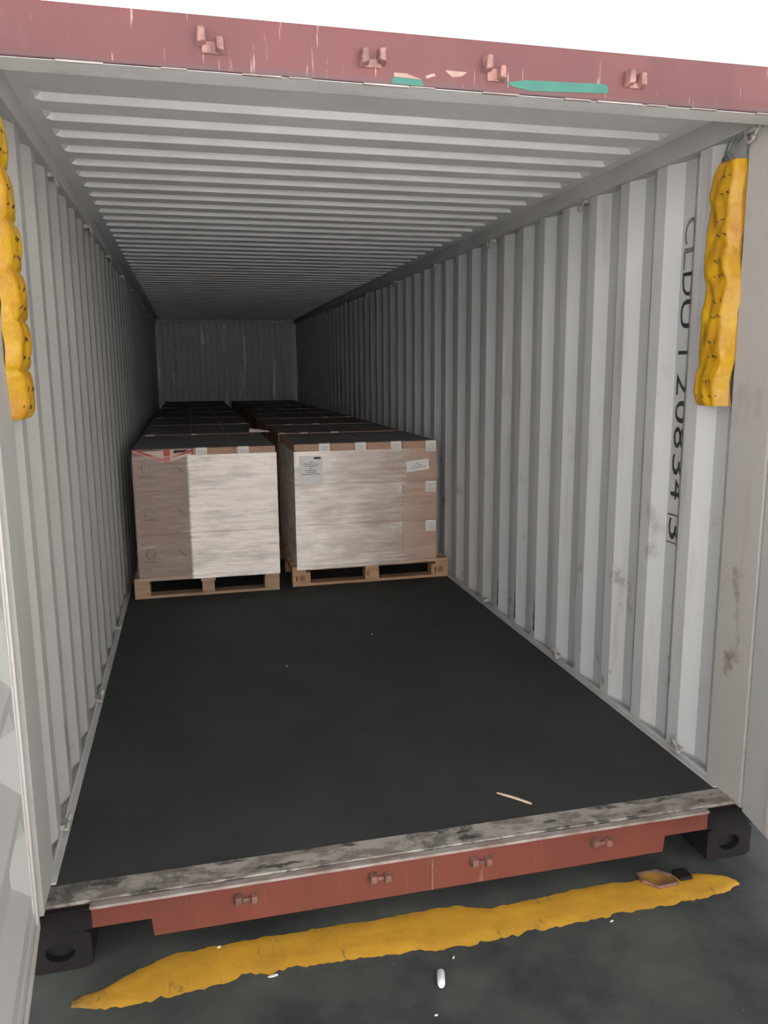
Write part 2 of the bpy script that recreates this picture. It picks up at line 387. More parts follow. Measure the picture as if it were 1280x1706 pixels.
# sill
b = MB()
poly = [(-1.165, -0.010), (1.165, -0.010), (1.165, -0.074), (0.868, -0.074), (0.862, -0.1333), (-0.862, -0.1333), (-0.868, -0.074), (-1.165, -0.074)]
b.prism(poly[::-1], lambda p: (p[0], 0.0, p[1]), lambda p: (p[0], 0.115, p[1]))
sill = struct(b.build('door_sill', M_REDS, bevel=0.002), 'orange red steel sill beam under the container opening', 'sill beam')
b = MB(); b.box(-1.165, 1.165, 0.026, 0.1225, -0.011, 0.0015); 
b.build('threshold_plate', M_SILL, sill, bevel=0.002)
b = MB(); b.box(-1.04, 1.04, -0.003, 0.022, -0.012, -0.003)
b.build('scraped_edge', M_LIP, sill, bevel=0.001)
for xa in (-0.586, -0.163, 0.179, 0.616):
    b = MB(); lug(b, xa-0.022, -0.050, 0.032, 0.036, 0.026, 0.006); lug(b, xa+0.026, -0.054, 0.030, 0.032, 0.024)
    b.box(xa-0.02, xa+0.03, -0.008, 0.001, -0.066, -0.052)
    b.build('cam_keeper', M_LUGD, sill, bevel=0.004)
b = MB(); b.box(0.011, 0.017, -0.0025, 0.002, -0.132, -0.013); b.build('weld_seam', M_LUGD, sill)
for s in (-1, 1):
    b = MB(); x0, x1 = sorted((s*1.035, s*1.217)); b.box(x0, x1, -0.003, 0.16, -0.076, -0.0145)
    x0, x1 = sorted((s*1.035, s*1.163)); b.box(x0, x1, -0.003, 0.02, -0.0145, -0.006)
    b.build('end_gusset', M_CAST, sill, bevel=0.003)
    b = MB()                                                 # corner casting with an oval hole in its front face
    cx = s*1.13; zc = (GZ-0.076)/2; hx, hz = 0.089, (-0.076-GZ)/2
    n = 24; outer = []; inner = []
    for i in range(n):
        a = 2*PI*i/n; ca, sa = math.cos(a), math.sin(a); q = 1/max(abs(ca)/hx, abs(sa)/hz)
        outer.append((cx+ca*q, zc+sa*q)); inner.append((cx+ca*0.042, zc+sa*0.030))
    vs_ = [(p[0], 0.0, p[1]) for p in outer]+[(p[0], 0.0, p[1]) for p in inner]+[(p[0], 0.028, p[1]) for p in inner]+[(p[0], 0.16, p[1]) for p in outer]
    fs_ = []
    for i in range(n):
        j = (i+1) % n
        fs_ += [(i, j, n+j, n+i), (n+i, n+j, 2*n+j, 2*n+i), (i, 3*n+i, 3*n+j, j)]
    fs_ += [tuple(2*n+i for i in range(n)), tuple(3*n+i for i in range(n-1, -1, -1))]
    b.add(vs_, fs_)
    struct(b.build('corner_casting', M_CAST), 'dark steel corner casting under the %s end of the sill' % ('left' if s < 0 else 'right'), 'corner casting')

# doors, swung out past the camera's sides
def door(name, side, hx, ang, label, fw, z0):
    root = empty(name, (hx, -0.004, 0.0)); struct(root, label, 'door')
    W_, z1 = 1.155, 2.275
    d = Vector((-side*math.sin(ang), -math.cos(ang), 0)); nrm = Vector((-side*math.cos(ang), math.sin(ang), 0))   # along the leaf, and inner side
    P = lambda u, z, t: d*u + nrm*t + Vector((0, 0, z))
    def bx(b, u0, u1, za, zc, t0, t1): b.prism([(u0, za), (u1, za), (u1, zc), (u0, zc)], lambda p: P(p[0], p[1], t0), lambda p: P(p[0], p[1], t1))
    b = MB(); bx(b, 0, fw, z0, z1, -0.05, 0); bx(b, W_-0.075, W_, z0, z1, -0.05, 0)
    bx(b, fw, W_-0.075, z0, z0+0.09, -0.05, 0); bx(b, fw, W_-0.075, z1-0.09, z1, -0.05, 0)
    b.build('door_frame', M_DOOR, root, bevel=0.004)
    zr = [z0+0.09]; dep = [0.0]; z = z0+0.15
    while z+0.27 < z1-0.10:
        zr += [z, z+0.08, z+0.19, z+0.27]; dep += [0, 1, 1, 0]; z += 0.305
    zr += [z1-0.09]; dep += [0]
    us = [fw, fw+0.01, fw+0.08, W_-0.155, W_-0.085, W_-0.075]; um = [0, 0, 1, 1, 0, 0]
    b = MB(); b.grid(len(us), len(zr), lambda i, j: P(us[i], zr[j], -0.004-0.036*dep[j]*um[i]), flip=(side > 0))
    b.build('door_panel', M_DOOR, root, fix=False)
    b = MB(); bx(b, fw-0.03, fw-0.004, z0+0.02, z1-0.02, 0, 0.008); bx(b, W_-0.05, W_-0.02, z0+0.02, z1-0.02, 0, 0.008)
    bx(b, fw, W_-0.05, z0+0.02, z0+0.05, 0, 0.008); bx(b, fw, W_-0.05, z1-0.05, z1-0.02, 0, 0.008)
    b.build('door_gasket', M_GASKET, root, bevel=0.002)
    for z in (0.15, 0.75, 1.45, 2.1):
        b = MB(); bx(b, -0.012, 0.03, z-0.06, z+0.06, -0.056, -0.05); b.tube([P(-0.012, z-0.05, -0.053), P(-0.012, z+0.05, -0.053)], 0.011)
        b.build('hinge', M_DOOR, root)
    return root
door('door_1', -1, -1.178, math.radians(5), 'open off white corrugated door leaf at the left edge', 0.075, -0.032)
door('door_2', 1, 1.168, math.radians(11), 'open off white door leaf at the right edge', 0.20, -0.020)

# lashing rings on both walls, and the stencilled number
def ring(wall, side, y, z, low):
    b = MB(); x = side*1.163
    pts = []
    for i in range(14):
        a = PI*i/13
        pts.append((x-side*(0.012+0.008*math.sin(a)), y+0.028*math.cos(a), z+(1 if low else -1)*0.040*math.sin(a)))
    b.tube(pts, 0.005, 8)
    b.tube([(x-side*0.010, y-0.034, z), (x-side*0.010, y+0.034, z)], 0.007, 8)
    b.box(*sorted((x-side*0.016, x+side*0.02)), y-0.022, y+0.022, z-0.009, z+0.009)
    b.build('lashing_ring', M_RING, wall)
for k in range(-1, 9):
    y = 1.483+1.09*k
    if y < 3.0: ring(wall_right, 1, y, 0.030, True); ring(wall_left, -1, y+0.03, 0.030, True)
    y2 = 1.35+1.18*k
    ring(wall_right, 1, y2, 2.308, False); ring(wall_left, -1, y2-0.06, 2.308, False)

def wall_text(items, mats):
    b = MB(); brk = breaks(1)
    for (ch, za, zc, yb, hgt, mi) in items:
        if ch == 'box':
            for (a0, a1, c0, c1) in ((za, za-0.005, yb+0.012, yb-hgt-0.01), (zc+0.005, zc, yb+0.012, yb-hgt-0.01)):
                ys = sorted({c0, c1} | {y for y in brk if c1 < y < c0})
                for y_a, y_b in zip(ys, ys[1:]):
                    xa, xb = CREST+off(1, y_a)-0.0015, CREST+off(1, y_b)-0.0015
                    b.add([(xa, y_a, a0), (xa, y_a, a1), (xb, y_b, a1), (xb, y_b, a0)], [(0, 1, 2, 3)], mi)
            continue
        cu = bpy.data.curves.new('stencil', 'FONT'); cu.body = ch; cu.size = 1.0; cu.offset = 0.0; cu.resolution_u = 3
        ob = bpy.data.objects.new('stencil', cu); C.objects.link(ob)
        me = bpy.data.meshes.new_from_object(ob.evaluated_get(bpy.context.evaluated_depsgraph_get()))
        bpy.data.objects.remove(ob); bpy.data.curves.remove(cu)
        bm = bmesh.new(); bm.from_mesh(me); bpy.data.meshes.remove(me)
        xsv = [v.co.x for v in bm.verts]; ysv = [v.co.y for v in bm.verts]
        if not xsv: bm.free(); continue
        ax, bx_, ay, by = min(xsv), max(xsv), min(ysv), max(ysv)
        for v in bm.verts:
            tx = (v.co.x-ax)/max(bx_-ax, 1e-6); ty = (v.co.y-ay)/max(by-ay, 1e-6)
            v.co = Vector((0, yb-hgt*ty, za+(zc-za)*tx))
        bmesh.ops.triangulate(bm, faces=bm.faces)
        for y in brk:
            if yb-hgt < y < yb: bmesh.ops.bisect_plane(bm, geom=bm.verts[:]+bm.edges[:]+bm.faces[:], plane_co=(0, y, 0), plane_no=(0, 1, 0))
        for v in bm.verts: v.co.x = CREST+off(1, v.co.y)-0.0015
        bm.verts.ensure_lookup_table(); bm.verts.index_update()
        b.add([v.co[:] for v in bm.verts], [[v.index for v in f.verts] for f in bm.faces], mi); bm.free()
    return b.build('stencilled_number', mats, wall_right)
for (y_, za, zc) in ((2.30, 0.05, 0.26), (2.03, 0.05, 0.25), (1.76, 0.06, 0.27)):       # black scrapes on the wall's slopes
    yc_ = PH[1]+PIT*round((y_-PH[1])/PIT)-0.016
    b = MB(); n_ = 9
    for i in range(n_-1):
        w0 = 0.011*(1-i/(n_-1))**0.6*(0.8+0.2*math.sin(i*2.3)); w1 = 0.011*(1-(i+1)/(n_-1))**0.6*(0.8+0.2*math.sin(i*2.3+2.3)); zA = za+(zc-za)*i/(n_-1); zB = za+(zc-za)*(i+1)/(n_-1)
        vsx = [(CREST+off(1, y__)-0.0012, y__, z__) for y__, z__ in ((yc_-w0-0.01, zA), (yc_+w0-0.01, zA), (yc_+w1-0.01, zB), (yc_-w1-0.01, zB))]
        b.add(vsx, [(0, 1, 2, 3)])
    b.build('scuff_mark', M_STENCIL, wall_right)
YB, HG = 0.598, 0.088
wall_text([('C', 2.105, 2.010, YB, HG, 1), ('L', 1.995, 1.915, YB, HG, 1), ('D', 1.905, 1.815, YB, HG, 0), ('U', 1.802, 1.694, YB, HG, 0),
           ('1', 1.608, 1.594, YB, HG, 0), ('2', 1.521, 1.436, YB, HG, 0), ('0', 1.415, 1.325, YB, HG, 0), ('8', 1.312, 1.226, YB, HG, 0),
           ('3', 1.200, 1.117, YB, HG, 0), ('4', 1.100, 1.018, YB, HG, 0), ('3', 0.940, 0.852, YB, HG, 0), ('box', 0.956, 0.836, YB, HG, 0)], [M_STENCIL, M_STENCILF])

# ------------------------------------------------------------------ ground in front
b = MB(); b.box(-14, 14, -2.5, 14, GZ-0.1, GZ)
struct(b.build('ground', M_GROUND), 'dark damp concrete ground in front of the container', 'ground')
b = MB(); b.box(-40, 40, -45, -2.5, GZ-0.1, GZ)  # unseen pale yard, added to bounce sunlight into the opening
struct(b.build('added_bounce_yard', simple('pale bounce yard', (0.44, 0.435, 0.425), (0.37, 0.365, 0.355), 2, rough=0.85)), 'added pale yard behind the viewer, bounces light into the container', 'ground')
b = MB(); b.box(-22, 22, -12.3, -12.0, GZ, 6.0); b.box(-22.2, 22.2, -12.4, -11.9, 6.0, 6.25)  # unseen building, added to reflect light deep into the container
for i in range(8): b.box(-20+5.3*i, -17.2+5.3*i, -12.0, -11.96, GZ, 3.4)
struct(b.build('added_bounce_building', simple('pale bounce wall', (0.82, 0.815, 0.81), (0.74, 0.735, 0.73), 1.5, rough=0.9)), 'added pale building behind the viewer, bounces light into the container', 'building')
TOP = [(-1.09,-0.125),(-1.015,-0.103),(-0.903,-0.048),(-0.809,-0.008),(-0.517,-0.002),(-0.152,-0.010),(0.076,-0.004),(0.203,-0.050),(0.31,-0.046),(0.45,-0.030),(0.606,-0.029),(0.832,-0.036),(0.943,-0.047),(1.054,-0.088),(1.072,-0.120)]
BOT = [(-1.09,-0.150),(-0.984,-0.179),(-0.871,-0.185),(-0.739,-0.173),(-0.619,-0.151),(-0.4,-0.158),(-0.189,-0.165),(0.031,-0.195),(0.211,-0.186),(0.356,-0.181),(0.654,-0.178),(0.857,-0.174),(1.021,-0.168),(1.072,-0.140)]
def interp(L, x):
    for (a, b_), (c, d) in zip(L, L[1:]):
        if a <= x <= c: return b_+(d-b_)*(x-a)/(c-a)
    return L[-1][1]
def stripe_pt(i, j):
    x = -1.085+2.155*i/160; t_, o_ = interp(TOP, x), interp(BOT, x)
    t_ += 0.008*noise.noise((x*22, 0.3, 0))+0.005*noise.noise((x*60, 0.7, 0)); o_ += 0.018*noise.noise((x*16, 5.1, 0))+0.012*noise.noise((x*48, 9, 0))
    f = j/6; y = t_+(o_-t_)*f
    return (x, y, GZ+(0.0005 if j in (0, 6) else 0.004))
b = MB(); b.grid(161, 7, stripe_pt)
tag(b.build('floor_stripe', M_YEL, smooth=True), 'ragged yellow painted stripe across the dark ground below the sill', 'floor marking')
b = MB()
poly = [(0.755, -0.018), (0.83, -0.016), (0.865, -0.055), (0.862, -0.095), (0.79, -0.100), (0.752, -0.06)]
b.prism(poly, lambda p: (p[0], p[1], GZ+0.003), lambda p: (p[0], p[1], GZ+0.009))
lp = tag(b.build('lock_plate', simple('rusty yellow plate', (0.36, 0.19, 0.03), (0.16, 0.08, 0.03), 16), bevel=0.004), 'small rusty metal plate set in the right end of the yellow stripe', 'metal plate')
b = MB(); b.tube([(p[0]*1.0, p[1], GZ+0.010) for p in poly], 0.006, 8, closed=True); b.build('plate_rim', M_LUGD, lp)
b = MB(); b.box(0.88, 0.93, -0.085, -0.03, GZ+0.003, GZ+0.018); b.build('latch_block', M_CAST, lp, bevel=0.006)

# ------------------------------------------------------------------ desiccant strips
def desiccant(name, side, z_top, z_bot, yc, wid, label, tie, lobes):
    root = empty(name, (side*1.17, yc, z_bot)); tag(root, label, 'desiccant strip')
    L = z_top-z_bot; npk = 6; nu, nv = 25, 97
    def front(i, j):
        u = -1+2*i/(nu-1); v = j/(nv-1); z = v*L
        ph = (v*npk) % 1.0; pil = 1-lobes*(1-math.sin(PI*ph)**0.45)
        ww = wid/2*(0.86+0.14*pil)*(1.0 if v < 0.94 else 1-(v-0.94)*5)
        sway = 0.012*math.sin(v*9+side)*side+0.006*math.sin(v*23)
        y = u*ww+sway
        rg = -0.70+0.10*math.sin(v*17+1)+0.10*noise.noise((v*8, 3.3, 0))               # the crease between the wide flat side and the narrow near side
        fold = min(1.0, (1-u)/0.22) if u > rg else max(0.0, (u+1)/(rg+1))
        bulge = lobes*(0.014+0.026*pil)*math.sqrt(max(0, 1-u*u*0.96))+(1-lobes)*0.052*pil*fold
        crease = 0.007*noise.noise((u*2.4+side, z*19, 1.7))*pil
        x = -side*(bulge+crease)-side*0.010*math.sin(v*5)
        if u < 0: x -= side*0.006*u
        return (x, y, z)
    def back(i, j):
        p = front(i, j); return (max(-1, min(1, 0))*0+side*0.001 if False else p[0]*0.15+side*0.0, p[1], p[2])
    b = MB(); b.grid(nu, nv, front); b.grid(nu, nv, back, flip=True)
    r = random.Random(5)                           # rows of small printed characters on each pocket
    for k in range(npk):
        for q in range(2):
            v = (k+0.30+0.33*q)/npk; j0 = int(v*(nv-1))
            for s_ in range(4 if q == 0 else 3):
                u0 = 12-s_*2.2+r.uniform(-1, 1)
                p = Vector(front(min(nu-1, int(u0)), j0)); 
                h = r.uniform(0.004, 0.008); wv = r.uniform(0.0035, 0.007)
                p.x -= side*0.0012
                b.tube([p+Vector((0, -wv, -h*r.random())), p+Vector((-side*0.001, 0, h*r.uniform(-1, 1))), p+Vector((0, wv, h*r.random()))], 0.0012, 5, mi=1)
    b.build('sleeve', [M_STRIP, M_INK], root, smooth=True)
    if tie:
        b = MB()
        for dy in (-0.03, 0.0, 0.035):
            b.tube([(-side*0.01, dy, L-0.005), (side*0.0-side*0.02, dy*0.4+0.01, L+0.03), (-side*0.004, dy*1.1-0.01, L+0.075)], 0.004, 6)
        b.tube([(-side*0.015+0.012*math.cos(2*PI*i/12)*0.3, 0.03+0.018*math.cos(2*PI*i/12), L+0.012+0.014*math.sin(2*PI*i/12)) for i in range(12)], 0.005, 6, closed=True)
        b.build('wire_tie', M_TIE, root)
    return root
desiccant('desiccant_strip', 1, 2.232, 1.408, 0.276, 0.145, 'yellow desiccant strip tied up beside the right corner post', True, 0.12)
desiccant('desiccant_strip', -1, 2.235, 1.415, 0.235, 0.165, 'yellow desiccant strip hanging beside the left corner post', False, 0.35)

# ------------------------------------------------------------------ pallets
PH_ = 0.144
def make_pallet(wid, dep, bw, mat, stamped):
    root = empty('pallet', (0, 0, 0))
    bh0, bh1 = 0.020, 0.100
    for j, yb in enumerate((0.0, dep/2-0.05, dep-0.10)):
        for i, xb in enumerate((0.0, wid/2-bw*0.4, wid-bw)):
            ww = bw if i != 1 else bw*0.8
            b = MB(); b.box(xb, xb+ww, yb, yb+0.10, bh0, bh1)
            blk = b.build('block', mat, root, bevel=0.002)
            if stamped and j == 0 and i != 1:
                b = MB(); cx, cz = xb+ww/2+0.005, 0.060
                b.tube([(cx+0.020*math.cos(2*PI*k/16), yb-0.0005, cz+0.020*math.sin(2*PI*k/16)) for k in range(16)], 0.0022, 5, closed=True)
                for q in range(3): b.box(cx-0.013, cx+0.013, yb-0.0012, yb+0.0005, cz-0.011+q*0.009, cz-0.006+q*0.009)
                b.box(cx-0.045, cx-0.034, yb-0.0012, yb+0.0005, cz-0.022, cz+0.016)
                b.build('block_stamp', M_STAMP, blk)
            if stamped and j == 0 and i == 1:
                b = MB(); cx, cz = xb+ww*0.22, 0.062
                b.tube([(cx+0.011*math.cos(2*PI*k/12), yb-0.0005, cz+0.014*math.sin(2*PI*k/12)) for k in range(12)], 0.003, 5, closed=True)
                b.build('block_stamp', M_STAMP, blk)
    for yb in (0.0, dep/2-0.05, dep-0.10):
        b = MB(); b.box(0.0, wid, yb, yb+0.10, 0.0, bh0); b.build('bottom_board', mat, root, bevel=0.0015)
    for xb in (0.0, wid/2-0.05, wid-0.10):
        b = MB(); b.box(xb, xb+0.10, 0.0, dep, bh1, 0.122); b.build('stringer_board', mat, root, bevel=0.0015)
    n = 7; bwid = 0.115; gap = (dep-n*bwid)/(n-1)
    for k in range(n):
        y = k*(bwid+gap); b = MB(); b.box(0.0, wid, y, y+bwid, 0.122, PH_); b.build('deck_board', mat, root, bevel=0.0015)
    return root
NL, NR = 7, 8
PL = [(-1.108, 3.290+1.232*k) for k in range(NL)]
PR = [(-0.018, 3.330+1.052*k) for k in range(NR)]
palL = make_pallet(0.992, 1.19, 0.105, M_WOOD, False); palR = make_pallet(1.178, 0.99, 0.132, M_WOOD2, True)
pl2 = {}
for nm, proto, spots in (('L', palL, PL), ('R', palR, PR)):
    for k, (x, y) in enumerate(spots):
        if k == 0: o = proto
        else: o = copy_tree(pl2 if not isinstance(pl2, dict) else proto)
        o.location = (x, y, 0)
        if k == 0:
            tag(o, 'pale wooden block pallet under the left front stack of cartons' if nm == 'L' else 'orange wooden block pallet with stamped corner blocks under the right front stack', 'pallet')
        else:
            tag(o, 'wooden pallet under the wrapped loads behind the front %s stack' % ('left' if nm == 'L' else 'right'), 'pallet', 'pallets behind the front %s stack' % ('left' if nm == 'L' else 'right'))

# ------------------------------------------------------------------ cartons
LH = 0.295
def carton_mesh(wd, dp, hg, mat):
    e = 0.0006; b = MB(); b.box(e, wd-e, e, dp-e, 0.0, hg-0.0003)
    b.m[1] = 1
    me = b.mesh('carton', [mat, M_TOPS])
    bm = bmesh.new(); bm.from_mesh(me)
    bmesh.ops.bevel(bm, geom=[e_ for e_ in bm.edges], offset=0.004, segments=2, affect='EDGES', profile=0.6)
    # seam between the two top flaps: a shallow groove modelled as a tape strip lying on the top
    bm.to_mesh(me); bm.free()
    return me
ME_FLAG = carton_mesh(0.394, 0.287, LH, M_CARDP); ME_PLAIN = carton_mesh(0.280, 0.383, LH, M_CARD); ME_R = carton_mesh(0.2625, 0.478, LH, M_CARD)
def carton(me, loc, label, group=None):
    o = bpy.data.objects.new('carton', me); C.objects.link(o); o.location = loc
    return tag(o, label, 'carton', group)
def face_marks(b, x0, z0, wd, hg, n, mi, y=-0.0016, rnd=random.Random(11)):
    for q in range(n):
        zz = z0+hg*(0.82-0.72*q/max(1, n-1)); l = wd*rnd.uniform(0.5, 0.85); xx = x0+(wd-l)/2
        while xx < x0+(wd+l)/2:
            s_ = rnd.uniform(0.004, 0.012); b.box(xx, xx+s_, y, y+0.0010, zz-hg*0.022, zz+hg*0.028, mi); xx += s_+0.003
def label_on(o, x0, x1, z0, z1, lines=4, over=True, cat=None):
    b = MB(); b.box(x0, x1, -0.0010, 0.001, z0, z1, 0)
    if over: b.box(x0, x1, 0.0, 0.035, LH-0.0006, LH+0.0008, 0)
    face_marks(b, x0+0.004, z0+0.004, x1-x0-0.008, (z1-z0)*0.8, lines, 1)
    return b.build('shipping_label', [M_PAPER, M_INKSOFT], o)
LAY = ('bottom', 'middle', 'top')
xL = -1.072-0.0; xR = 0.020
BACKL = 'brown carton stacked on a load behind the front left stack'; BACKR = 'brown carton stacked on a load behind the front right stack'
first_tops = []
ME_BASE_L = [carton_mesh(0.394, 1.152, 2*LH, M_CARDP), carton_mesh(0.562, 1.152, 2*LH, M_CARD)]; ME_BASE_R = [carton_mesh(0.526, 0.958, 2*LH, M_CARD)]*2
for k in range(1, NL):
    for q in range(2): carton(ME_BASE_L[q], (xL+0.3955*q, PL[k][1]+0.018, PH_), 'large carton under the top layer of a load behind the front left stack', 'large cartons low in the left loads')
for k in range(1, NR):
    for q in range(2): carton(ME_BASE_R[q], (xR+0.5268*q, PR[k][1]+0.014, PH_), 'large carton under the top layer of a load behind the front right stack', 'large cartons low in the right loads')
for k, (px, py) in enumerate(PL):
    y0 = py+0.018
    for lay in range(3):
        z = PH_+LH*lay
        for r in range(4):
            if k > 0 and lay < 2: continue
            p = (xL, y0+0.288*r, z)
            if k == 0 and r == 0:
                lb = {2: 'mauve brown carton with red flag print along its top edge', 1: 'mauve brown printed carton in the middle below the flag print carton', 0: 'mauve brown printed carton at the bottom left directly on the left pallet'}[lay]
                o = carton(ME_FLAG, p, lb)
                b = MB(); cx, cz = 0.088, 0.165                 # ring mark over a line, and a slanted dash
                b.tube([(cx+0.030*math.cos(a_), -0.0004, cz+0.036*math.sin(a_)) for a_ in [(-0.42+1.84*i/20)*PI for i in range(21)]], 0.0045, 5)
                b.box(cx-0.042, cx+0.042, -0.001, 0.001, cz-0.060, cz-0.052)
                b.build('printed_mark', M_INKSOFT, o)
                b = MB(); b.prism([(0.262, 0.185), (0.270, 0.188), (0.335, 0.135), (0.325, 0.128)], lambda q: (q[0], -0.001, q[1]), lambda q: (q[0], 0.001, q[1]))
                b.build('printed_mark', M_INKSOFT, o)
                if lay == 2:
                    W_ = 0.394; zt_ = LH-0.006
                    b = MB()
                    P2 = lambda poly, mi, d: b.prism(poly, lambda q: (q[0], -0.0008-d, q[1]), lambda q: (q[0], 0.001, q[1]), mi)
                    P2([(0.012, zt_), (W_-0.006, zt_), (W_-0.006, zt_-0.035), (0.235, zt_-0.085), (0.190, zt_-0.085), (0.012, zt_-0.010)], 1, 0)
                    P2([(0.008, zt_), (0.035, zt_), (0.225, zt_-0.070), (0.205, zt_-0.080), (0.175, zt_-0.078)], 0, 0.0006)
                    P2([(0.205, zt_), (0.248, zt_), (0.248, zt_-0.088), (0.205, zt_-0.088)], 0, 0.0008)
                    P2([(W_-0.006, zt_-0.003), (W_-0.006, zt_-0.022), (0.262, zt_-0.058), (0.255, zt_-0.050)], 0, 0.0006)
                    P2([(0.275, zt_-0.004), (0.372, zt_-0.004), (0.340, zt_-0.020), (0.268, zt_-0.026)], 2, 0.0009)
                    P2([(0.035, zt_-0.001), (0.195, zt_-0.001), (0.195, zt_-0.006), (0.060, zt_-0.008)], 2, 0.0009)
                    b.build('flag_print', [M_REDPRINT, M_WHITEPRINT, M_INK], o)
            else:
                o = carton(ME_FLAG, p, 'printed carton in the left rows behind the front face of the front left stack' if k == 0 else BACKL, 'inner cartons of the front left stack' if k == 0 else 'cartons on loads behind the front left stack')
            if lay == 2 and k > 0 and r == 0: first_tops.append(('L', k, 0, o))
        for c in range(2):
            for r in range(3):
                if lay < 2 and k > 0: continue
                p = (xL+0.3955+0.2815*c, y0+0.385*r, z)
                if k == 0 and r == 0:
                    o = carton(ME_PLAIN, p, 'film wrapped brown carton, %s layer, %s column of the left stack' % (LAY[lay], ('centre', 'right')[c]))
                    label_on(o, 0.022, 0.098, LH-0.075, LH-0.001) if lay != 1 else label_on(o, 0.022, 0.098, LH-0.085, LH-0.012, over=False)
                else:
                    o = carton(ME_PLAIN, p, 'plain carton in the right rows behind the front face of the front left stack' if k == 0 else BACKL, 'inner plain cartons of the front left stack' if k == 0 else 'cartons on loads behind the front left stack')
                if lay == 2 and k > 0 and r == 0: first_tops.append(('L', k, 1+c, o))
COLN = ('leftmost', 'second from left', 'third from left', 'rightmost')
for k, (px, py) in enumerate(PR):
    y0 = py+0.014
    for lay in range(3):
        z = PH_+LH*lay
        for c in range(4):
            for r in range(2):
                if lay < 2 and k > 0: continue
                p = (xR+0.2632*c, y0+0.480*r, z)
                if k == 0 and r == 0:
                    o = carton(ME_R, p, 'brown carton with white corner label, %s layer, %s in the right stack' % (LAY[lay], COLN[c]))
                    zt_ = LH-0.001 if lay == 2 else LH-0.004
                    label_on(o, 0.178, 0.256, zt_-0.080, zt_, over=(lay == 2))
                else:
                    o = carton(ME_R, p, 'brown carton in the second row of the front right stack' if k == 0 else BACKR, 'inner cartons of the front right stack' if k == 0 else 'cartons on loads behind the front right stack')
                if lay == 2 and k > 0 and r == 0: first_tops.append(('R', k, c, o))
for (s, k, c, o) in first_tops:                             # white label ends folded over the top edges of the loads behind
    if s == 'L' and c == 0 and k in (1, 3, 5): xs_ = ((0.03, 0.10),)
    elif s == 'L' and c == 1 and k == 1: xs_ = ((0.0, 0.04),)
    elif s == 'L' and c == 2 and k in (2, 4): xs_ = ((0.19, 0.26),)
    elif s == 'R' and c in (0, 1) and k in (1, 2, 5, 7): xs_ = ((0.185, 0.25),) if (c, k) != (0, 1) else ((0.185, 0.25), (0.015, 0.055))
    elif s == 'R' and c in (2, 3) and k in (3, 5, 6): xs_ = ((0.185, 0.25),)
    else: continue
    for x0, x1 in xs_:
        b = MB(); b.box(x0, x1, -0.0010, 0.001, LH-0.05, LH); b.box(x0, x1, 0.0, 0.03, LH-0.0006, LH+0.001); b.build('shipping_label', M_PAPER, o)
    if s == 'R' and c == 0 and k == 1:
        b = MB(); b.box(0.006, 0.066, -0.004, -0.0015, LH-0.085, LH-0.004); tag(b.build('tag', M_PINK, o), 'pinkish paper tag')

# ------------------------------------------------------------------ stretch film round the two front stacks
def film(px, py, x0, x1, dep, mat, label, ztop, cf):
    root_loc = (px, py, PH_); H = ztop-PH_
    W_ = x1-x0; ox = x0-px
    nu, nv = 81, 149; b = MB()
    def wr(x, z, seed): return 0.004*noise.noise((x*3+seed, z*22, seed))+0.0035*noise.noise((x*9, z*40+seed, 2.0))
    def seam(z):
        return sum(0.010*math.exp(-((z-LH*q)/0.008)**2) for q in (1, 2))
    def front(i, j):
        x = W_*i/(nu-1); v = j/(nv-1); z = -0.022+(H+0.022)*v
        y = cf-0.021-wr(x, z, px)*1.0+1.7*seam(z)
        if z < 0.03: y -= 0.010*(1-max(0, z)/0.03)
        if z < 0.006: y = -0.006+0.003*noise.noise((x*14, z*30, px))
        zz = z+0.004*noise.noise((x*5, v*3, px+4))*(1 if 0.02 < v < 0.99 else 0.6)
        return (ox+x+(0.004 if i == nu-1 else -0.004 if i == 0 else 0), min(y, cf-0.003), zz if z > 0.006 else z)
    b.grid(nu, nv, front)
    def side(xs_, sgn):
        n2 = 31
        def fn(i, j):
            y = cf-0.003+(dep+0.004)*i/(n2-1); v = j/(nv-1); z = max(0.002, -0.022+(H+0.022)*v)
            x = xs_+sgn*(0.005+0.006*abs(noise.noise((y*4, z*9, px+7))))
            if i == 0: p = front(0 if sgn < 0 else nu-1, j); return (p[0], p[1] if z > 0.006 else cf-0.006, z)
            return (x, y, z)
        b.grid(n2, nv, fn, flip=(sgn < 0))
    side(ox, -1); side(ox+W_, 1)
    yb = cf+dep
    b.grid(9, nv, lambda i, j: (ox-0.006+(W_+0.012)*i/8, yb+0.004, 0.002+(H-0.002)*j/(nv-1)), flip=True)
    o = b.build('stretch_wrap', mat, loc=root_loc, smooth=True, fix=False)
    return tag(o, label, 'stretch wrap')
fL = film(PL[0][0], PL[0][1], xL, xL+0.9585, 1.157, M_FILM_L, 'creased milky wrap film with painted bright side around the left stack of cartons', 0.985, 0.018)
fR = film(PR[0][0], PR[0][1], xR, xR+1.0525, 0.962, M_FILM_R, 'clear stretch film around the right stack of cartons', 0.978, 0.014)
